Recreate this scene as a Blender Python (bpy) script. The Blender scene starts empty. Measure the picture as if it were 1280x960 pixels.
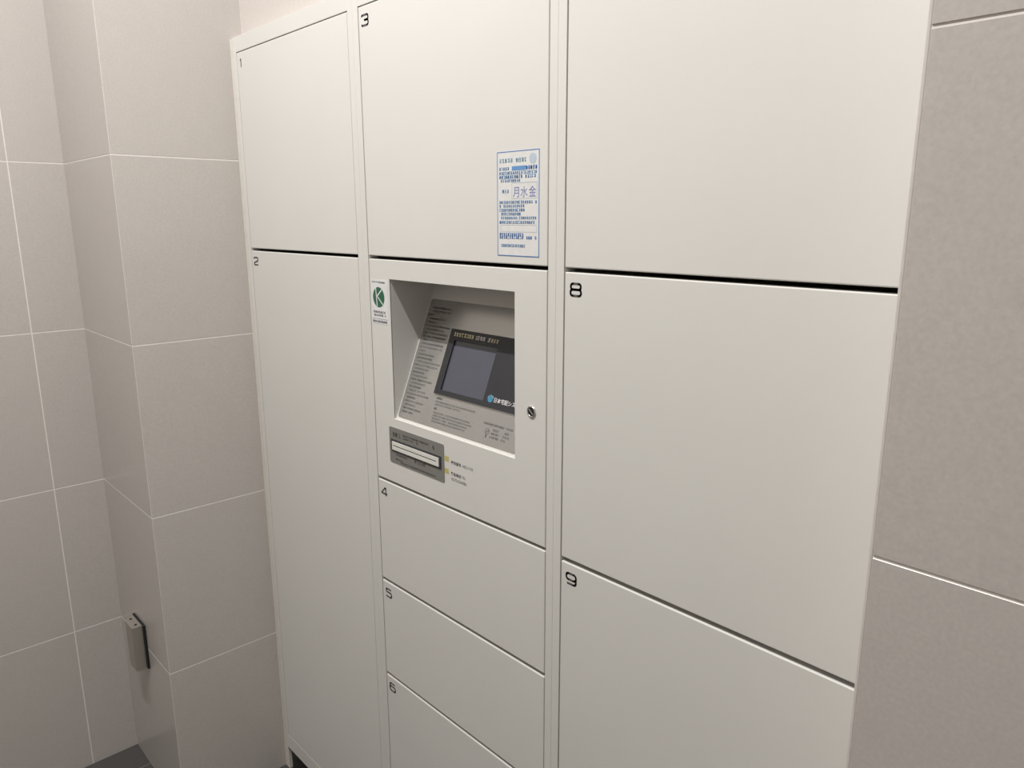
import bpy, bmesh, math, random
from mathutils import Vector, Matrix

random.seed(7)
scene = bpy.context.scene
COL = scene.collection

# ------------------------------------------------------------------ camera
CAM = Vector((1.7489, -0.7715, 1.49))
YAW, PITCH, ROLL, FPX = 0.8159, 0.2192, -0.0023, 932.35
fw = Vector((-math.sin(YAW) * math.cos(PITCH), math.cos(YAW) * math.cos(PITCH), -math.sin(PITCH)))
rt = Vector((math.cos(YAW), math.sin(YAW), 0))
up = rt.cross(fw)
rt2 = rt * math.cos(ROLL) + up * math.sin(ROLL)
up2 = up * math.cos(ROLL) - rt * math.sin(ROLL)
cd = bpy.data.cameras.new('camera')
cd.sensor_width = 36.0
cd.lens = FPX / 1280 * 36.0
cd.clip_start = 0.02
cam = bpy.data.objects.new('camera', cd)
COL.objects.link(cam)
M = Matrix((rt2, up2, -fw)).transposed().to_4x4()
M.translation = CAM
cam.matrix_world = M
scene.camera = cam

# ------------------------------------------------------------------ world, exposure
w = bpy.data.worlds.new('world')
scene.world = w
w.use_nodes = True
w.node_tree.nodes['Background'].inputs[0].default_value = (0, 0, 0, 1)
w.node_tree.nodes['Background'].inputs[1].default_value = 0.0
vs = scene.view_settings
vs.view_transform = 'Standard'
vs.look = 'None'
vs.gamma = 1.0
vs.use_curve_mapping = False
vs.exposure = -0.18

LIGHT_COLOR = (1.0, 0.985, 0.965)
STRIP_X, STRIP_Y, STRIP_LEN = 0.80, -0.88, 1.2     # linear ceiling luminaire that runs along the locker
POWER_MAIN = 58.0

# ------------------------------------------------------------------ materials
def nodes_of(name):
    m = bpy.data.materials.new(name)
    m.use_nodes = True
    nt = m.node_tree
    return m, nt, nt.nodes['Principled BSDF']

def mat(name, col, rough=0.5, metal=0.0, spec=0.5, var=0.04, scale=60.0, bump=0.0, bscale=400.0, stretch=(1, 1, 1)):
    """plain coat with a little procedural mottling and relief"""
    m, nt, b = nodes_of(name)
    b.inputs['Roughness'].default_value = rough
    b.inputs['Metallic'].default_value = metal
    b.inputs['Specular IOR Level'].default_value = spec
    tc = nt.nodes.new('ShaderNodeTexCoord')
    mp = nt.nodes.new('ShaderNodeMapping')
    mp.inputs['Scale'].default_value = stretch
    nt.links.new(tc.outputs['Object'], mp.inputs['Vector'])
    n = nt.nodes.new('ShaderNodeTexNoise')
    n.inputs['Scale'].default_value = scale
    n.inputs['Detail'].default_value = 4
    nt.links.new(mp.outputs[0], n.inputs['Vector'])
    r = nt.nodes.new('ShaderNodeValToRGB')
    r.color_ramp.elements[0].position = 0.3
    r.color_ramp.elements[1].position = 0.7
    r.color_ramp.elements[0].color = tuple(c * (1 - var) for c in col) + (1,)
    r.color_ramp.elements[1].color = tuple(min(1, c * (1 + var)) for c in col) + (1,)
    nt.links.new(n.outputs['Fac'], r.inputs[0])
    nt.links.new(r.outputs[0], b.inputs['Base Color'])
    if bump:
        n2 = nt.nodes.new('ShaderNodeTexNoise')
        n2.inputs['Scale'].default_value = bscale
        nt.links.new(mp.outputs[0], n2.inputs['Vector'])
        bp = nt.nodes.new('ShaderNodeBump')
        bp.inputs['Strength'].default_value = bump
        bp.inputs['Distance'].default_value = 0.001
        nt.links.new(n2.outputs['Fac'], bp.inputs['Height'])
        nt.links.new(bp.outputs[0], b.inputs['Normal'])
    return m

def tile_mat(name, col, rough, dark=0.90, spec=0.5):
    """stone-look porcelain: cloudy base, fine grain, each tile offset by its own random"""
    m, nt, b = nodes_of(name)
    tc = nt.nodes.new('ShaderNodeTexCoord')
    oi = nt.nodes.new('ShaderNodeObjectInfo')
    mul = nt.nodes.new('ShaderNodeMath'); mul.operation = 'MULTIPLY'; mul.inputs[1].default_value = 37.0
    nt.links.new(oi.outputs['Random'], mul.inputs[0])
    add = nt.nodes.new('ShaderNodeVectorMath'); add.operation = 'ADD'
    nt.links.new(tc.outputs['Object'], add.inputs[0])
    nt.links.new(mul.outputs[0], add.inputs[1])
    n1 = nt.nodes.new('ShaderNodeTexNoise'); n1.inputs['Scale'].default_value = 7; n1.inputs['Detail'].default_value = 5
    n2 = nt.nodes.new('ShaderNodeTexNoise'); n2.inputs['Scale'].default_value = 260; n2.inputs['Detail'].default_value = 3
    n3 = nt.nodes.new('ShaderNodeTexNoise'); n3.inputs['Scale'].default_value = 40; n3.inputs['Detail'].default_value = 6
    for n in (n1, n2, n3):
        nt.links.new(add.outputs[0], n.inputs['Vector'])
    mx = nt.nodes.new('ShaderNodeMath'); mx.operation = 'ADD'
    sc = nt.nodes.new('ShaderNodeMapRange')
    sc.inputs['To Min'].default_value = 0.42; sc.inputs['To Max'].default_value = 0.58
    nt.links.new(n1.outputs['Fac'], sc.inputs['Value'])
    nt.links.new(sc.outputs[0], mx.inputs[0]); nt.links.new(n2.outputs['Fac'], mx.inputs[1])
    mx2 = nt.nodes.new('ShaderNodeMath'); mx2.operation = 'ADD'
    sc3 = nt.nodes.new('ShaderNodeMapRange')
    sc3.inputs['To Min'].default_value = 0.38; sc3.inputs['To Max'].default_value = 0.62
    nt.links.new(n3.outputs['Fac'], sc3.inputs['Value'])
    nt.links.new(mx.outputs[0], mx2.inputs[0]); nt.links.new(sc3.outputs[0], mx2.inputs[1])
    dv = nt.nodes.new('ShaderNodeMath'); dv.operation = 'DIVIDE'; dv.inputs[1].default_value = 3
    nt.links.new(mx2.outputs[0], dv.inputs[0])
    r = nt.nodes.new('ShaderNodeValToRGB')
    r.color_ramp.elements[0].position = 0.36
    r.color_ramp.elements[1].position = 0.64
    r.color_ramp.elements[0].color = tuple(c * dark for c in col) + (1,)
    r.color_ramp.elements[1].color = tuple(c * (2 - dark) for c in col) + (1,)
    nt.links.new(dv.outputs[0], r.inputs[0])
    nt.links.new(r.outputs[0], b.inputs['Base Color'])
    b.inputs['Roughness'].default_value = rough
    b.inputs['Specular IOR Level'].default_value = spec
    bp = nt.nodes.new('ShaderNodeBump'); bp.inputs['Strength'].default_value = 0.06; bp.inputs['Distance'].default_value = 0.001
    nt.links.new(n2.outputs['Fac'], bp.inputs['Height'])
    nt.links.new(bp.outputs[0], b.inputs['Normal'])
    return m

COAT = mat('powder_coat_offwhite', (0.708, 0.698, 0.662), 0.42, var=0.012, scale=5, bump=0.05, bscale=900)
FRAMEC = mat('frame_coat_offwhite', (0.708, 0.698, 0.662), 0.40, var=0.012, scale=5)
TRIMW = mat('sealant_white', (0.70, 0.67, 0.61), 0.6)
BLACK = mat('black_rubber', (0.012, 0.012, 0.013), 0.5)
TILE = tile_mat('wall_tile_greige', (0.545, 0.510, 0.480), 0.22, 0.90)
GROUT = mat('grout_white', (0.80, 0.765, 0.735), 0.8)
BEAD = mat('corner_bead', (0.68, 0.64, 0.61), 0.5)
PLASTER = mat('upper_wall_board', (0.60, 0.555, 0.52), 0.7, var=0.03, scale=90)
CEILM = mat('ceiling_paint', (0.78, 0.77, 0.75), 0.8)
FLOORT = tile_mat('floor_tile_dark', (0.075, 0.073, 0.070), 0.40, 0.85)
FGROUT = mat('floor_grout', (0.25, 0.24, 0.22), 0.9)
INK = mat('ink_charcoal', (0.100, 0.094, 0.090), 0.6)
INKG = mat('ink_grey', (0.085, 0.085, 0.088), 0.6)
INKL = mat('ink_light_grey', (0.15, 0.148, 0.142), 0.6)
BLUE = mat('ink_blue', (0.055, 0.19, 0.52), 0.5)
BLUEM = mat('ink_blue_mid', (0.13, 0.30, 0.58), 0.5)
BLUEP = mat('ink_blue_pale', (0.50, 0.57, 0.66), 0.5)
VIOLET = mat('ink_blue_violet', (0.20, 0.22, 0.48), 0.5)
TEAL = mat('ink_teal', (0.18, 0.36, 0.50), 0.5)
PAPER = mat('sticker_paper', (0.735, 0.735, 0.715), 0.35)
PAPERW = mat('sticker_paper_white', (0.76, 0.76, 0.76), 0.35)
GREEN = mat('ink_green', (0.015, 0.125, 0.065), 0.4)
SHEET = mat('silver_sheet', (0.46, 0.455, 0.435), 0.24, metal=0.65, var=0.02, scale=20, stretch=(1, 1, 1))
PLATE = mat('reader_plate_grey', (0.235, 0.232, 0.215), 0.38, metal=0.15, var=0.02)
BEZEL = mat('display_bezel', (0.028, 0.029, 0.033), 0.45)
BEZELR = mat('slot_bezel', (0.030, 0.032, 0.040), 0.4)
SCREEN = mat('lcd_glass', (0.085, 0.088, 0.115), 0.16, var=0.03, scale=30)
IVORY = mat('slot_ivory', (0.74, 0.73, 0.68), 0.4)
YELLOWI = mat('ink_cream_yellow', (0.78, 0.74, 0.48), 0.5)
WHITEI = mat('ink_white', (0.74, 0.72, 0.72), 0.5)
YELLOW = mat('marker_yellow', (0.56, 0.48, 0.14), 0.5)
CYAN = mat('logo_cyan', (0.05, 0.24, 0.40), 0.4)
CYANL = mat('logo_pale', (0.35, 0.55, 0.62), 0.4)
CHROME = mat('lock_chrome', (0.72, 0.70, 0.70), 0.16, metal=1.0)
LOCKD = mat('lock_slot_dark', (0.02, 0.018, 0.022), 0.35, metal=0.4)
STEEL = mat('brushed_steel', (0.42, 0.39, 0.35), 0.38, metal=0.55, var=0.06, scale=30, stretch=(1, 1, 0.1))

# ------------------------------------------------------------------ object helpers
WORLD = {}            # object name -> world location (no rotations are used on parents)

def link(o, parent, loc):
    COL.objects.link(o)
    loc = Vector(loc)
    WORLD[o.name] = loc
    if parent is not None:
        o.parent = parent
        o.location = loc - WORLD[parent.name]
    else:
        o.location = loc
    return o

def thing(name, loc, label, cat, group=None):
    o = bpy.data.objects.new(name, None)
    o.empty_display_size = 0.05
    link(o, None, loc)
    o['label'] = label
    o['category'] = cat
    if group:
        o['group'] = group
    return o

def mesh_obj(name, verts, faces, mats, parent=None, mi=None, loc=None):
    """verts in world space; the object's origin is put at the middle of the mesh"""
    vs_ = [Vector(v) for v in verts]
    if loc is None:
        lo = Vector([min(v[i] for v in vs_) for i in range(3)])
        hi = Vector([max(v[i] for v in vs_) for i in range(3)])
        loc = (lo + hi) / 2
    loc = Vector(loc)
    me = bpy.data.meshes.new(name)
    me.from_pydata([v - loc for v in vs_], [], faces)
    if not isinstance(mats, (list, tuple)):
        mats = [mats]
    for m in mats:
        me.materials.append(m)
    if mi:
        for p, k in zip(me.polygons, mi):
            p.material_index = k
    me.update()
    return link(bpy.data.objects.new(name, me), parent, loc)

def bm_obj(name, bm, mats, parent=None, loc=None, smooth=False):
    bmesh.ops.recalc_face_normals(bm, faces=bm.faces)
    if loc is None:
        cs = [v.co for v in bm.verts]
        loc = Vector([(min(c[i] for c in cs) + max(c[i] for c in cs)) / 2 for i in range(3)])
    loc = Vector(loc)
    bmesh.ops.translate(bm, verts=bm.verts, vec=-loc)
    me = bpy.data.meshes.new(name)
    bm.to_mesh(me)
    bm.free()
    if not isinstance(mats, (list, tuple)):
        mats = [mats]
    for m in mats:
        me.materials.append(m)
    if smooth:
        for p in me.polygons:
            p.use_smooth = True
    return link(bpy.data.objects.new(name, me), parent, loc)

def add_box(bm, x0, x1, y0, y1, z0, z1, bevel=0.0, seg=2):
    vs_ = [bm.verts.new(c) for c in ((x0, y0, z0), (x1, y0, z0), (x1, y1, z0), (x0, y1, z0),
                                     (x0, y0, z1), (x1, y0, z1), (x1, y1, z1), (x0, y1, z1))]
    fs = [bm.faces.new([vs_[i] for i in f]) for f in ((0, 3, 2, 1), (4, 5, 6, 7), (0, 1, 5, 4), (1, 2, 6, 5), (2, 3, 7, 6), (3, 0, 4, 7))]
    if bevel:
        es = {e for f in fs for e in f.edges}
        bmesh.ops.bevel(bm, geom=list(es), offset=bevel, segments=seg, affect='EDGES', profile=0.5)

def box(name, x0, x1, y0, y1, z0, z1, m, parent=None, bevel=0.0, seg=2):
    bm = bmesh.new()
    add_box(bm, x0, x1, y0, y1, z0, z1, bevel, seg)
    return bm_obj(name, bm, m, parent)

def structure(o):
    o['kind'] = 'structure'
    return o

# ------------------------------------------------------------------ flat print: 2-D faces mapped to a surface
class Print:
    def __init__(self):
        self.v, self.f, self.m = [], [], []
    def poly(self, pts, m=0):
        k = len(self.v)
        self.v += [tuple(p) for p in pts]
        self.f.append(tuple(range(k, k + len(pts))))
        self.m.append(m)
    def rect(self, u0, v0, u1, v1, m=0):
        self.poly([(u0, v0), (u1, v0), (u1, v1), (u0, v1)], m)
    def outline(self, u0, v0, u1, v1, t, m=0):
        self.rect(u0, v0, u1, v0 + t, m); self.rect(u0, v1 - t, u1, v1, m)
        self.rect(u0, v0 + t, u0 + t, v1 - t, m); self.rect(u1 - t, v0 + t, u1, v1 - t, m)
    def disc(self, u, v, r, m=0, n=16, ry=None):
        ry = r if ry is None else ry
        self.poly([(u + r * math.cos(2 * math.pi * i / n), v + ry * math.sin(2 * math.pi * i / n)) for i in range(n)], m)
    def seg(self, a, b, w_, m=0, caps=True):
        a, b = Vector(a), Vector(b)
        d = b - a
        if d.length < 1e-7:
            return
        n = Vector((-d.y, d.x)).normalized() * w_ / 2
        self.poly([a - n, b - n, b + n, a + n], m)
        if caps:
            self.disc(b.x, b.y, w_ / 2, m, 10)
    def stroke(self, pts, w_, m=0, closed=False):
        pts = [Vector(p) for p in pts]
        n = len(pts)
        for i in range(n if closed else n - 1):
            a, b = pts[i], pts[(i + 1) % n]
            inner = closed or i < n - 2
            self.seg(a, b, w_, m, caps=inner)
    def glyph_line(self, u0, v0, length, size, m=0, adv=0.95, weight=0.15, skip=0.03):
        """one line of tiny characters too small to read: each a little cluster of strokes"""
        u = u0
        while u + size * 0.7 < u0 + length:
            if random.random() > skip:
                s = size * 0.84
                t = size * weight
                nh = random.choice((2, 3, 3, 4))
                for k in range(nh):
                    y = v0 + s * (k + 0.15 * random.random()) / max(1, nh - 1) * 0.88
                    a = random.random() * 0.25
                    b = 1 - random.random() * 0.25
                    self.rect(u + s * a, y, u + s * b, y + t, m)
                for k in range(random.choice((1, 2, 2))):
                    x = u + s * (0.12 + 0.7 * random.random())
                    self.rect(x, v0 + s * 0.1 * random.random(), x + t, v0 + s, m)
            u += size * adv
    def text(self, s, u, v, size, m=0, weight=0.0, sx=1.0):
        verts, faces = font_mesh(s, weight)
        k = len(self.v)
        self.v += [(u + x * size * sx, v + y * size) for x, y in verts]
        for f in faces:
            self.f.append(tuple(k + i for i in f))
            self.m.append(m)
    def build(self, name, fn, h, mats, parent):
        return mesh_obj(name, [fn(u, v, h) for u, v in self.v], self.f, mats, parent, self.m)

def font_mesh(s, weight=0.0):
    cu = bpy.data.curves.new('lettering', 'FONT')
    cu.body = s
    cu.resolution_u = 3
    cu.offset = weight
    o = bpy.data.objects.new('lettering', cu)
    COL.objects.link(o)
    dg = bpy.context.evaluated_depsgraph_get()
    me = bpy.data.meshes.new_from_object(o.evaluated_get(dg))
    verts = [(v.co.x, v.co.y) for v in me.vertices]
    faces = [tuple(p.vertices) for p in me.polygons]
    bpy.data.objects.remove(o)
    bpy.data.curves.remove(cu)
    bpy.data.meshes.remove(me)
    return verts, faces

def front(u, v, h):                       # the plane of the locker fronts
    return (u, -h, v)

def rounded(pts, r, closed=False, n=4):
    pts = [Vector(p) for p in pts]
    out = []
    N = len(pts)
    for i, p in enumerate(pts):
        if not closed and i in (0, N - 1):
            out.append(p); continue
        a, b = pts[i - 1] - p, pts[(i + 1) % N] - p
        k = min(r, a.length * 0.5, b.length * 0.5)
        pa, pb = p + a.normalized() * k, p + b.normalized() * k
        for j in range(n + 1):
            t = j / n
            out.append(pa * (1 - t) ** 2 + p * 2 * t * (1 - t) + pb * t * t)
    return out

DW, DH, DT = 0.0228, 0.0200, 0.0034       # numeral width, height, stroke
def digit(pr, ch, u, v):
    """wide square-cut numeral with its top left corner at (u, v)"""
    wd, ht, t = DW - DT, DH - DT, DT
    x0, y0 = u + t / 2, v - DH + t / 2
    def q(pts):
        return [(x0 + a * wd, y0 + b * ht) for a, b in pts]
    r = 0.0048
    if ch == '8':
        pr.stroke(rounded(q([(0, 0), (1, 0), (1, .52), (0, .52)]), r, True), t, 0, True)
        pr.stroke(rounded(q([(.03, .52), (.97, .52), (.97, 1), (.03, 1)]), r, True), t, 0, True)
    elif ch == '9':
        pr.stroke(rounded(q([(0, .40), (1, .40), (1, 1), (0, 1)]), r, True), t, 0, True)
        pr.stroke(rounded(q([(1, .72), (1, 0), (.08, 0)]), r), t)
    elif ch == '6':
        pr.stroke(rounded(q([(0, 0), (1, 0), (1, .60), (0, .60)]), r, True), t, 0, True)
        pr.stroke(rounded(q([(0, .28), (0, 1), (.92, 1)]), r), t)
    elif ch == '5':
        pr.stroke(rounded(q([(.95, 1), (.05, 1), (.05, .58), (1, .58), (1, 0), (0, 0)]), r), t)
    elif ch == '4':
        pr.stroke(rounded(q([(.74, 0), (.74, 1), (.62, 1), (0, .34), (0, .27), (1, .27)]), .001), t)
    elif ch == '3':
        pr.stroke(rounded(q([(0, .86), (0, 1), (1, 1), (1, .52), (.35, .52)]), r), t)
        pr.stroke(rounded(q([(.35, .52), (1, .52), (1, 0), (0, 0), (0, .14)]), r), t)
    elif ch == '2':
        pr.stroke(rounded(q([(0, .80), (0, 1), (1, 1), (1, .56), (0, .30), (0, 0), (1, 0)]), r), t)
    elif ch == '1':
        pr.stroke(q([(.25, .86), (.45, 1), (.45, 0)]), t)
    elif ch == '7':
        pr.stroke(q([(0, 1), (1, 1), (.35, 0)]), t)

# ------------------------------------------------------------------ the room
XW, YB, YR, XR = -0.3743, -0.2711, -0.1654, 1.5378
ZC = 3.05
ROW0, PITCHZ = 0.4085, 0.4042            # first horizontal joint and tile height
J = 0.0027                               # joint width
PROUD = 0.0004                           # tile face in front of the grout
rows = [0.0] + [ROW0 + PITCHZ * k for k in range(8)]
spans = []
for a, b in zip(rows[:-1], rows[1:]):
    spans.append((a + (J / 2 if a else 0.001), min(b - J / 2, ZC)))
spans = [s for s in spans if s[0] < ZC - 0.02]

tile_cache = {}
def tile(parent, axis, face, a0, a1, z0, z1):
    """axis 'x': face normal +x at x=face, spans y a0..a1; axis 'y': normal -y at y=face, spans x a0..a1"""
    th = 0.008
    key = (axis, round(a1 - a0, 4), round(z1 - z0, 4))
    if axis == 'x':
        c = Vector((face - th / 2, (a0 + a1) / 2, (z0 + z1) / 2)); d = (th, a1 - a0, z1 - z0)
    else:
        c = Vector(((a0 + a1) / 2, face + th / 2, (z0 + z1) / 2)); d = (a1 - a0, th, z1 - z0)
    if key not in tile_cache:
        bm = bmesh.new()
        add_box(bm, -d[0] / 2, d[0] / 2, -d[1] / 2, d[1] / 2, -d[2] / 2, d[2] / 2, 0.0004, 1)
        bmesh.ops.recalc_face_normals(bm, faces=bm.faces)
        me = bpy.data.meshes.new('tile')
        bm.to_mesh(me); bm.free()
        me.materials.append(TILE)
        tile_cache[key] = me
    return link(bpy.data.objects.new('tile', tile_cache[key]), parent, c)

YEND, XEND = -2.3, 3.0
# far left wall (recedes to the pillar)
wl = structure(box('wall_left', XW - 0.12, XW - PROUD, YEND, YB, 0, ZC, GROUT))
cuts = [YB + 0.003, -0.3875]
while cuts[-1] > YEND:
    cuts.append(cuts[-1] - 0.8)
for z0, z1 in spans:
    for a, b in zip(cuts[:-1], cuts[1:]):
        tile(wl, 'x', XW, max(b, YEND) + J / 2, a - (J / 2 if a != cuts[0] else 0), z0, z1)
# pillar that the locker butts against
wp = structure(box('wall_pillar', XW - 0.12, -PROUD, YB + PROUD, 0.50, 0, ZC, GROUT))
for z0, z1 in spans:
    tile(wp, 'y', YB, XW - 0.003, -0.0009, z0, z1)
    tile(wp, 'x', 0.0, YB + 0.0009, 0.40, z0, z1)
# wall to the right of the locker, standing proud of it
wr = structure(box('wall_right', XR - 0.0030, XEND + 0.1, YR + 0.0009, 0.50, 0, ZC, GROUT))
for z0, z1 in spans:
    x = XR
    while x < XEND:
        tile(wr, 'y', YR, x + (0 if x == XR else J / 2), min(x + 0.8, XEND) - J / 2, z0, z1)
        x += 0.8
# wall above the locker
structure(box('wall_back', 0.0, XR - 0.0034, 0.033, 0.50, 1.8835, ZC, PLASTER))
# walls behind the viewer close the room
structure(box('wall_rear', XW - 0.12, XEND + 0.1, YEND - 0.12, YEND, 0, ZC, TILE))
structure(box('wall_side', XEND, XEND + 0.12, YEND, YR, 0, ZC, TILE))
structure(box('ceiling', XW - 0.12, XEND + 0.12, YEND - 0.12, 0.50, ZC, ZC + 0.1, CEILM))
# floor of dark tiles
fl = structure(box('floor', XW - 0.12, XEND + 0.12, YEND - 0.12, 0.50, -0.06, -0.0012, FGROUT))
FT = 0.30
bm = bmesh.new()
add_box(bm, -FT / 2 + 0.0015, FT / 2 - 0.0015, -FT / 2 + 0.0015, FT / 2 - 0.0015, -0.006, 0.0, 0.0006, 1)
bmesh.ops.recalc_face_normals(bm, faces=bm.faces)
fme = bpy.data.meshes.new('floor_tile'); bm.to_mesh(fme); bm.free(); fme.materials.append(FLOORT)
fx = -0.2665 - FT / 2
while fx < XEND + FT / 2:
    fy = -0.45 + FT * 3.5
    while fy > YEND - FT:
        if fy < 0.3:
            link(bpy.data.objects.new('floor_tile', fme), fl, (fx, fy, 0.0))
        fy -= FT
    fx += FT
structure(box('trim_3', XR - 0.0033, XR - 0.0001, YR + 0.0004, YR + 0.006, 0.0, ZC - 0.001, BEAD, None, 0.0008))
# sealed filler strips at the two ends of the locker
structure(box('trim_1', 0.0004, 0.0226, 0.003, 0.03, 0.0, 1.881, TRIMW, None, 0.0012))
structure(box('trim_2', 1.5195, XR - 0.0036, 0.003, 0.03, 0.0, 1.881, TRIMW, None, 0.0012))

# ------------------------------------------------------------------ linear ceiling luminaires (above the frame)
LENSM = mat('lamp_diffuser', (0.80, 0.80, 0.80), 0.4)
def luminaire(x, y, length, power, label):
    t = thing('ceiling_luminaire', (x, y, ZC), label, 'ceiling light')
    bm = bmesh.new()
    h = length / 2 + 0.02
    add_box(bm, x - h, x + h, y - 0.030, y + 0.030, ZC - 0.020, ZC - 0.0003, 0.002)
    bm_obj('housing', bm, CEILM, t)
    box('diffuser', x - length / 2, x + length / 2, y - 0.014, y + 0.014, ZC - 0.0225, ZC - 0.0202, LENSM, t)
    ld = bpy.data.lights.new('ceiling_lamp_offscreen', 'AREA')
    ld.shape = 'RECTANGLE'
    ld.size, ld.size_y = length, 0.024
    ld.energy = power
    ld.color = LIGHT_COLOR
    link(bpy.data.objects.new('ceiling_lamp_offscreen', ld), t, (x, y, ZC - 0.0240))
    return t

luminaire(STRIP_X, STRIP_Y, STRIP_LEN, POWER_MAIN, 'slim linear ceiling luminaire running parallel to the locker fronts')

# ------------------------------------------------------------------ the parcel locker: three cabinet units side by side
TOPZ, DTOP, DBOT = 1.8814, 1.8477, 0.1195
TH = 0.018                                # door thickness
def cabinet(x0, x1, dx0, dx1, name, label):
    t = thing(name, ((x0 + x1) / 2, 0.2, 0), label, 'locker', 'parcel locker cabinets')
    g = 0.00012
    a, b = x0 + g, x1 - g
    bm = bmesh.new()
    y0, y1, z0, z1, th = 0.0235, 0.45, 0.0752, TOPZ - 0.0005, 0.0015
    add_box(bm, a, a + th, y0, y1, z0, z1)
    add_box(bm, b - th, b, y0, y1, z0, z1)
    add_box(bm, a + th, b - th, y1 - th, y1, z0, z1)
    add_box(bm, a + th, b - th, y0, y1 - th, z0, z0 + th)
    add_box(bm, a + th, b - th, y0, y1 - th, z1 - th, z1)
    bm_obj('carcass', bm, FRAMEC, t)
    bm = bmesh.new()
    bv = 0.0004
    add_box(bm, a, dx0 - 0.001, 0.0, 0.023, 0.0755, TOPZ, bv)
    add_box(bm, dx1 + 0.001, b, 0.0, 0.023, 0.0755, TOPZ, bv)
    add_box(bm, dx0 - 0.001, dx1 + 0.001, 0.0002, 0.023, DTOP + 0.0020, TOPZ, bv)
    add_box(bm, dx0 - 0.001, dx1 + 0.001, 0.0002, 0.023, 0.0755, DBOT - 0.0025, bv)
    bm_obj('frame', bm, FRAMEC, t)
    box('toe_kick', a, b, 0.012, 0.45, 0.0005, 0.0748, BLACK, t)
    return t

def door(t, x0, x1, z0, z1, number):
    d = box('door', x0 + 0.001, x1 - 0.001, 0.0, TH, z0, z1, COAT, t, 0.0016, 3)
    pr = Print()
    digit(pr, number, x0 + 0.0105, z1 - 0.0135)
    pr.build('number', front, 0.00025, [INK], d)
    return d

cab1 = cabinet(0.0236, 0.5203, 0.0384, 0.5022, 'locker_cabinet', 'off-white two-door locker cabinet with doors 1 and 2, against the tiled pillar')
door(cab1, 0.0384, 0.5022, 1.4225, DTOP, '1')
door(cab1, 0.0384, 0.5022, DBOT, 1.4163, '2')

cab2 = cabinet(0.5203, 1.0195, 0.5384, 1.0034, 'locker_cabinet', 'off-white locker cabinet with touch-screen console and doors 3 to 6')
door(cab2, 0.5384, 1.0034, 1.4225, DTOP, '3')
door(cab2, 0.5384, 1.0034, 0.7722, 0.9850, '4')
door(cab2, 0.5384, 1.0034, 0.5545, 0.7660, '5')
door(cab2, 0.5384, 1.0034, DBOT, 0.5485, '6')

cab3 = cabinet(1.0195, 1.5180, 1.0358, 1.5012, 'locker_cabinet', 'off-white locker cabinet with large doors 8 and 9, beside the right-hand tiled wall')
door(cab3, 1.0358, 1.5012, 1.4225, DTOP, '7')
door(cab3, 1.0358, 1.5012, 0.9893, 1.4163, '8')
door(cab3, 1.0358, 1.5012, DBOT, 0.9823, '9')

# ---- console fascia with its sunken hood
FX0, FX1, FZ0, FZ1 = 0.5394, 1.0024, 0.9908, 1.4163
OX0, OX1, OZ0, OZ1 = 0.6040, 0.9345, 1.1200, 1.3815
bm = bmesh.new()
def plate_with_hole(bm):
    def ring(y, ins, x0, x1, z0, z1):
        return [bm.verts.new(c) for c in ((x0 + ins, y, z0 + ins), (x1 - ins, y, z0 + ins), (x1 - ins, y, z1 - ins), (x0 + ins, y, z1 - ins))]
    ob = ring(TH, 0, FX0, FX1, FZ0, FZ1)
    o1 = ring(0.0010, 0, FX0, FX1, FZ0, FZ1)
    o2 = ring(0.0, 0.0010, FX0, FX1, FZ0, FZ1)
    i2 = ring(0.0, -0.0006, OX0, OX1, OZ0, OZ1)
    i1 = ring(0.0006, 0, OX0, OX1, OZ0, OZ1)
    ib = ring(0.0022, 0, OX0, OX1, OZ0, OZ1)
    ib2 = ring(TH, -0.003, OX0, OX1, OZ0, OZ1)
    seq = [ob, o1, o2, i2, i1, ib, ib2, ob]
    for a, b in zip(seq[:-1], seq[1:]):
        for i in range(4):
            j = (i + 1) % 4
            bm.faces.new((a[i], a[j], b[j], b[i]))
plate_with_hole(bm)
fascia = bm_obj('console_fascia', bm, COAT, cab2)

SD = Vector((0, 0.3737, 0.92755))         # up the slope
SN = Vector((0, -0.92755, 0.3737))        # out of the slope
SA = Vector((0.604, 0.0057, 1.1224))      # lower left corner of the printed sheet
def slope(u, s, h):
    return SA + Vector((u, 0, 0)) + SD * s + SN * h

# hood: left side, right side, sloped face, ceiling
bm = bmesh.new()
s_low = slope(0, 0, 0)
yf = 0.0012
zl = SA.z + (yf - SA.y) * SD.z / SD.y - 0.0002
ztop = OZ1
ytop = SA.y + (ztop - SA.z) * SD.y / SD.z
prof = [(yf, zl), (ytop, ztop), (yf, ztop)]
L = [bm.verts.new((OX0, y, z)) for y, z in prof]
R = [bm.verts.new((OX1, y, z)) for y, z in prof]
bm.faces.new(L); bm.faces.new(R[::-1])
bm.faces.new((L[0], R[0], R[1], L[1]))
bm.faces.new((L[1], R[1], R[2], L[2]))
# lower lip under the slope
lz = OZ0 - 0.0008
a = [bm.verts.new((x, y, z)) for x in (OX0, OX1) for y, z in ((yf, zl), (yf, lz))]
bm.faces.new((a[0], a[1], a[3], a[2]))
hood = bm_obj('hood', bm, COAT, cab2)

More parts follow.
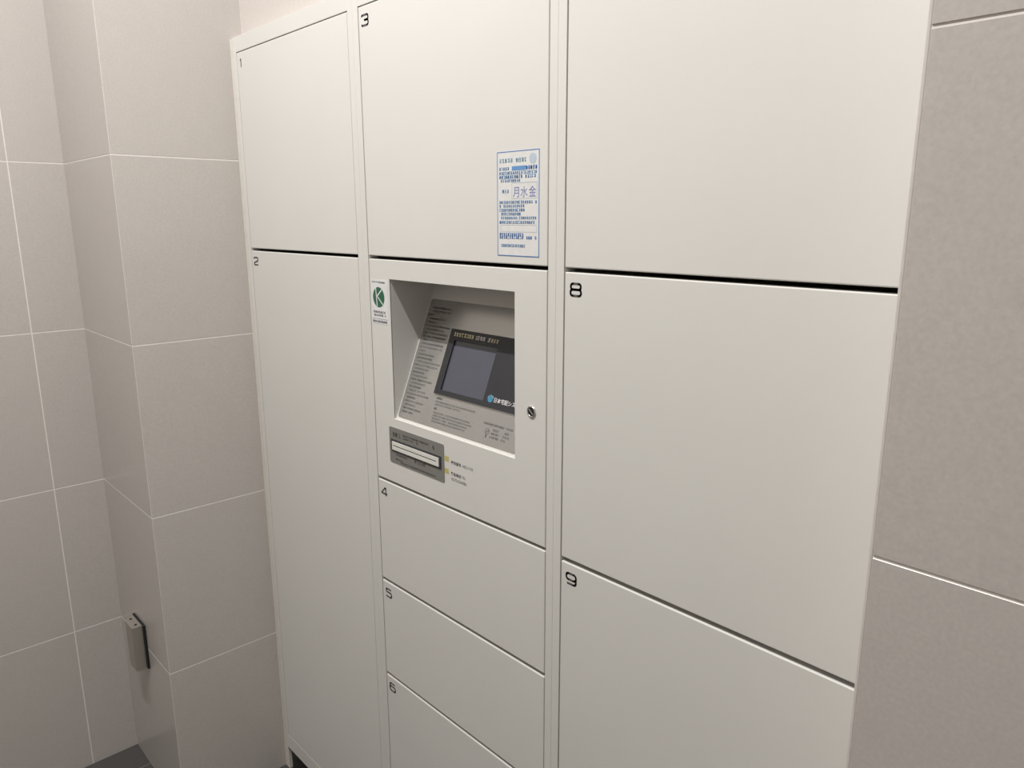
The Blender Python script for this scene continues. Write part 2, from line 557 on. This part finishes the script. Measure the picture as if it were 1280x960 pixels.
# printed silver sheet on the slope
def rounded_sheet(name, fn, u0, v0, u1, v1, r, h0, h1, m, parent, n=6):
    pts = []
    for cx, cy, a0 in ((u1 - r, v0 + r, -90), (u1 - r, v1 - r, 0), (u0 + r, v1 - r, 90), (u0 + r, v0 + r, 180)):
        for k in range(n + 1):
            t = math.radians(a0 + 90 * k / n)
            pts.append((cx + r * math.cos(t), cy + r * math.sin(t)))
    N = len(pts)
    verts = [fn(u, v, h0) for u, v in pts] + [fn(u, v, h1) for u, v in pts]
    faces = [tuple(range(N, 2 * N))] + [tuple(range(N - 1, -1, -1))] + [(i, (i + 1) % N, N + (i + 1) % N, N + i) for i in range(N)]
    return mesh_obj(name, verts, faces, m, parent)

sheet = rounded_sheet('instruction_sheet', slope, 0.0035, 0.0015, 0.3265, 0.2345, 0.006, 0.0001, 0.0006, SHEET, cab2)
pr = Print()
# left column of small instructions
ls = 0.2160
left_lines = [(0.0150, 0.060, 0), (0.0140, 0.058, 0), (0.0060, 0.020, 0), (0.0150, 0.048, 0), (0.0125, 0.026, 0), (0.0100, 0.074, 0), (0.0140, 0.052, 1),
              (0.0120, 0.070, 0), (0.0100, 0.072, 0), (0.0130, 0.015, 1), (0.0120, 0.068, 0), (0.0090, 0.070, 1), (0.0130, 0.020, 1), (0.0110, 0.050, 0),
              (0.0090, 0.048, 0), (0.0130, 0.070, 1), (0.0090, 0.072, 1), (0.0130, 0.043, 1), (0.0100, 0.036, 0), (0.0090, 0.048, 1), (0.0100, 0.068, 0),
              (0.0130, 0.046, 1), (0.0110, 0.038, 0), (0.0090, 0.058, 1), (0.0090, 0.070, 1), (0.0130, 0.030, 0), (0.0090, 0.060, 1), (0.0120, 0.036, 1),
              (0.0100, 0.056, 0), (0.0110, 0.034, 0)]
for k, (u, ln, m) in enumerate(left_lines):
    s = ls - 0.0070 * k
    pr.glyph_line(u, s, ln * 0.98, 0.0040 if k < 3 else 0.0036, m, weight=0.21 if k < 3 else 0.17)
# notes below the display
pr.glyph_line(0.099, 0.0530, 0.018, 0.0045, 0, weight=0.2)
pr.glyph_line(0.099, 0.0470, 0.112, 0.0034, 1)
pr.glyph_line(0.099, 0.0418, 0.072, 0.0034, 1)
pr.glyph_line(0.100, 0.0335, 0.008, 0.0042, 0, weight=0.2)
for k, ln in enumerate((0.100, 0.106, 0.098, 0.094)):
    pr.glyph_line(0.102, 0.0270 - 0.0053 * k, ln, 0.0034, 1)
# little card table at the lower right
pr.glyph_line(0.236, 0.0345, 0.050, 0.0038, 0)
pr.glyph_line(0.290, 0.0345, 0.018, 0.0038, 1)
for k, (l1, l2) in enumerate(((0.014, 0.010), (0.020, 0.016), (0.024, 0.010))):
    pr.glyph_line(0.262 - 0.002 * k, 0.0265 - 0.0062 * k, l1, 0.0038, 0)
    pr.glyph_line(0.290 - 0.002 * k, 0.0265 - 0.0062 * k, l2, 0.0038, 1)
pr.stroke([(0.2495 + 0.0048 * math.cos(t * 0.628), 0.0235 + 0.0048 * math.sin(t * 0.628)) for t in range(10)], 0.0010, 1, True)
pr.seg((0.247, 0.021), (0.253, 0.026), 0.0012, 0); pr.rect(0.2480, 0.0130, 0.2505, 0.0185, 0)
pr.build('instruction_print', slope, 0.0008, [INKG, INKL], sheet)

# display unit: bezel plate, sunken-looking screen, heading, maker's mark
def window_plate(name, fn, outer, inner, h0, h1, m, parent):
    # flat plate with a rectangular opening right through it
    def ring(r, h):
        u0, v0, u1, v1 = r
        return [fn(u0, v0, h), fn(u1, v0, h), fn(u1, v1, h), fn(u0, v1, h)]
    verts = ring(outer, h0) + ring(outer, h1) + ring(inner, h1) + ring(inner, h0)
    faces = []
    for k in range(4):
        p, q = k * 4, ((k + 1) % 4) * 4
        for i in range(4):
            j = (i + 1) % 4
            faces.append((p + i, p + j, q + j, q + i))
    return mesh_obj(name, verts, faces, m, parent)

disp = window_plate('display', slope, (0.0910, 0.0620, 0.3200, 0.1838), (0.1070, 0.0710, 0.2225, 0.1635), 0.0006, 0.0040, BEZEL, cab2)
rounded_sheet('screen', slope, 0.1060, 0.0700, 0.2235, 0.1645, 0.0006, 0.0007, 0.0010, SCREEN, disp)
pr = Print()
pr.glyph_line(0.1010, 0.1705, 0.056, 0.0074, 0, weight=0.20)
pr.glyph_line(0.1610, 0.1705, 0.010, 0.0070, 1, weight=0.16)
pr.glyph_line(0.1660, 0.1705, 0.034, 0.0074, 1, weight=0.22)
pr.glyph_line(0.2020, 0.1705, 0.024, 0.0070, 0, weight=0.15)
pr.build('heading_print', slope, 0.0042, [YELLOWI, WHITEI], disp)
pr = Print()
pr.disc(0.2395, 0.0775, 0.0066, 0, 24)
pr.stroke([(0.2375 + 0.0045 * math.cos(t), 0.0775 + 0.0045 * math.sin(t)) for t in [0.2 + 0.3 * k for k in range(10)]], 0.0022, 1)
pr.disc(0.2435, 0.0795, 0.0030, 1, 16)
pr.build('maker_emblem', slope, 0.0042, [CYAN, CYANL], disp)
pr = Print()
pr.text('日本宅配システム', 0.2478, 0.0735, 0.0088, 0, 0.012)
pr.build('maker_name', slope, 0.0043, [WHITEI], disp)

# key card reader plate under the hood
plate = rounded_sheet('card_reader_plate', front, 0.5862, 1.0318, 0.7545, 1.1023, 0.0035, 0.0, 0.0009, PLATE, cab2)
bz = rounded_sheet('slot_bezel', front, 0.5930, 1.0555, 0.7465, 1.0785, 0.0008, 0.0009, 0.0024, BEZELR, plate)
window_plate('slot_mouth', front, (0.5982, 1.0590, 0.7420, 1.0752), (0.6010, 1.0660, 0.7350, 1.0684), 0.0024, 0.0038, IVORY, plate)
pr = Print()
pr.rect(0.6005, 1.0658, 0.7355, 1.0686, 0)  # black strip behind the slit, painting in the shade of the card opening
pr.build('slot_shade_strip', front, 0.0026, [BLACK], plate)
pr = Print()
pr.glyph_line(0.5980, 1.0850, 0.029, 0.0088, 0, weight=0.17, skip=-1)
pr.glyph_line(0.6300, 1.0905, 0.082, 0.0040, 1)
pr.glyph_line(0.6300, 1.0850, 0.050, 0.0040, 1)
pr.poly([(0.7225, 1.0935), (0.7245, 1.0850), (0.7285, 1.0900)], 0)
pr.rect(0.7225, 1.0880, 0.7248, 1.0945, 0)
pr.glyph_line(0.6050, 1.0480, 0.040, 0.0040, 1)
pr.disc(0.6690, 1.0505, 0.0036, 0); pr.glyph_line(0.6760, 1.0470, 0.016, 0.0060, 1)
pr.poly([(0.6925, 1.0535), (0.6995, 1.0535), (0.6960, 1.0450)], 0)
pr.glyph_line(0.6050, 1.0392, 0.026, 0.0036, 1); pr.glyph_line(0.6200, 1.0350, 0.112, 0.0040, 0)
pr.build('reader_print', front, 0.0011, [INK, INKG], plate)['kind'] = 'stuff'
# print and yellow markers beside the reader
pr = Print()
pr.rect(0.7560, 1.0735, 0.7672, 1.0828, 2); pr.rect(0.7550, 1.0508, 0.7665, 1.0600, 2)
pr.text('使用番号', 0.7730, 1.0722, 0.0070, 0, 0.02)
pr.text('NO.1115', 0.8045, 1.0725, 0.0072, 1, 0.01)
pr.text('緊急専用', 0.7725, 1.0515, 0.0070, 0, 0.02)
pr.text('TEL', 0.8020, 1.0518, 0.0066, 1)
pr.text('0570-024086', 0.7735, 1.0415, 0.0078, 1)
pr.build('fascia_print', front, 0.0002, [INK, INKG, YELLOW], fascia)

# green and white inspection sticker beside the hood
stk = rounded_sheet('round_emblem_sticker', front, 0.5432, 1.2968, 0.5975, 1.3795, 0.001, 0.0, 0.0003, PAPERW, cab2)
pr = Print()
pr.disc(0.5682, 1.3465, 0.0188, 0, 40)
pr.build('green_disc', front, 0.00045, [GREEN], stk)
pr = Print()
pr.seg((0.5595, 1.3635), (0.5625, 1.3285), 0.0026, 0)
pr.seg((0.5615, 1.3470), (0.5795, 1.3615), 0.0026, 0)
pr.seg((0.5640, 1.3480), (0.5820, 1.3330), 0.0026, 0)
pr.glyph_line(0.5470, 1.3735, 0.024, 0.0024, 2); pr.glyph_line(0.5700, 1.3728, 0.022, 0.0030, 1, weight=.2)
pr.glyph_line(0.5490, 1.3170, 0.042, 0.0042, 1, weight=0.15)
pr.glyph_line(0.5500, 1.3110, 0.042, 0.0042, 1, weight=0.15)
pr.rect(0.5450, 1.3060, 0.5960, 1.3065, 2)
pr.glyph_line(0.5460, 1.2992, 0.050, 0.0042, 1, weight=0.2)
pr.build('sticker_print', front, 0.0006, [PAPERW, INKG, INKL], stk)

# cam lock on the fascia
LX, LZ = 0.9722, 1.2032
bm = bmesh.new()
n = 28
prof = [(0.0093, 0.0), (0.0093, -0.0014), (0.0082, -0.0022), (0.0070, -0.0022), (0.0066, -0.0012)]
rings = [[bm.verts.new((LX + r * math.cos(2 * math.pi * i / n), y, LZ + r * math.sin(2 * math.pi * i / n))) for i in range(n)] for r, y in prof]
for a, b in zip(rings[:-1], rings[1:]):
    for i in range(n):
        bm.faces.new((a[i], a[(i + 1) % n], b[(i + 1) % n], b[i]))
lock = bm_obj('cam_lock', bm, CHROME, cab2, smooth=True)
pr = Print()
pr.disc(LX, LZ, 0.0067, 0, 24)
pr.build('lock_core', front, 0.0013, [LOCKD], lock)
bm = bmesh.new()
add_box(bm, -0.0058, 0.0058, -0.0006, 0.0006, -0.0011, 0.0011, 0.0003, 1)
bmesh.ops.rotate(bm, verts=bm.verts, cent=(0, 0, 0), matrix=Matrix.Rotation(math.radians(42), 3, 'Y'))
bmesh.ops.translate(bm, verts=bm.verts, vec=(LX, -0.0017, LZ))
bm_obj('key_slot', bm, CHROME, lock)

# ---- blue notice sticker at the foot of door 3
NX0, NX1, NZ0, NZ1 = 0.8982, 0.9863, 1.4345, 1.5842
notice = rounded_sheet('notice_sticker', front, NX0, NZ0, NX1, NZ1, 0.0006, 0.0, 0.0003, PAPER, cab2)
NWd, NHt = NX1 - NX0, NZ1 - NZ0
pr = Print()
def nl(a, b, y, size, m, weight=0.16):
    pr.glyph_line(NX0 + a * NWd, NZ1 - y * NHt - size / 2, (b - a) * NWd, size, m, weight=weight)
pr.outline(NX0, NZ0, NX1, NZ1, 0.0011, 0)
nl(.05, .76, .085, .0062, 4, .15)
pr.disc(NX0 + .85 * NWd, NZ1 - .08 * NHt, .0072, 2, 20)
nl(.05, .32, .162, .0046, 1, .2)
pr.rect(NX0 + .36 * NWd, NZ1 - .182 * NHt, NX0 + .68 * NWd, NZ1 - .142 * NHt, 1)
nl(.68, .95, .162, .0052, 0, .26)
nl(.05, .96, .203, .0044, 1, .2)
nl(.05, .96, .240, .0048, 1, .24)
nl(.09, .56, .275, .0044, 1, .2)
pr.outline(NX0 + .355 * NWd, NZ1 - .447 * NHt, NX0 + .955 * NWd, NZ1 - .295 * NHt, .0007, 2)
pr.text('月', NX0 + .385 * NWd, NZ1 - .425 * NHt, .0165, 3, 0.0, .95)
pr.text('水', NX0 + .560 * NWd, NZ1 - .425 * NHt, .0165, 3, 0.0, .95)
pr.text('金', NX0 + .755 * NWd, NZ1 - .425 * NHt, .0165, 3, 0.0, .95)
nl(.12, .30, .375, .0052, 1, .18)
nl(.05, .96, .480, .0044, 1, .2)
nl(.05, .70, .516, .0044, 1, .2)
nl(.05, .68, .555, .0044, 1, .22)
nl(.05, .58, .592, .0044, 1, .22)
nl(.09, .52, .630, .0042, 1, .2); nl(.53, .96, .630, .0042, 1, .2)
nl(.05, .90, .672, .0044, 1, .2)
pr.outline(NX0 + .08 * NWd, NZ1 - .765 * NHt, NX0 + .945 * NWd, NZ1 - .697 * NHt, .0005, 2)
nl(.05, .66, .790, .0046, 0, .2)
nl(.05, .95, .818, .0046, 0, .2)
nl(.09, .68, .898, .0046, 1, .2)
pr.build('notice_print', front, 0.0005, [BLUE, BLUEM, BLUEP, VIOLET, TEAL], notice)

# ------------------------------------------------------------------ small metal door catch on the pillar's narrow face
cx0, cx1, cz0, cz1 = -0.238, -0.163, 0.350, 0.472
t = thing('door_catch', (-0.20, YB, cz0), 'small metal box with two screws on top, fixed low on the tiled pillar', 'door catch')
box('backing_plate', cx0 - 0.002, cx1 + 0.010, YB - 0.0055, YB - 0.0003, cz0 + 0.001, cz1 + 0.003, BLACK, t, 0.0008, 1)
bm = bmesh.new()
yb_, yf_ = YB - 0.0057, YB - 0.030
foot = [(cx0, yb_), (cx1, yb_), (cx1, yf_ + 0.004), (cx1 - 0.004, yf_), (cx0 + 0.022, yf_), (cx0 + 0.008, yf_ + 0.007)]
lo = [bm.verts.new((x, y, cz0)) for x, y in foot]
hi = [bm.verts.new((x, y, cz1 - 0.004)) for x, y in foot]
bm.faces.new(lo[::-1]); bm.faces.new(hi)
for i in range(len(foot)):
    j = (i + 1) % len(foot)
    bm.faces.new((lo[i], lo[j], hi[j], hi[i]))
bm_obj('catch_body', bm, STEEL, t)
bm = bmesh.new()
lo = [bm.verts.new((x, y, cz1 - 0.0038)) for x, y in foot]
hi = [bm.verts.new((x, y, cz1)) for x, y in foot]
bm.faces.new(lo[::-1]); bm.faces.new(hi)
for i in range(len(foot)):
    j = (i + 1) % len(foot)
    bm.faces.new((lo[i], lo[j], hi[j], hi[i]))
cap = bm_obj('top_cap', bm, STEEL, t)
for sx in (-0.222, -0.183):
    bm = bmesh.new()
    bmesh.ops.create_cone(bm, cap_ends=True, segments=14, radius1=0.0034, radius2=0.0028, depth=0.0014,
                          matrix=Matrix.Translation((sx + 0.005, YB - 0.0165, cz1 + 0.0008)))
    bm_obj('screw', bm, LOCKD, cap)
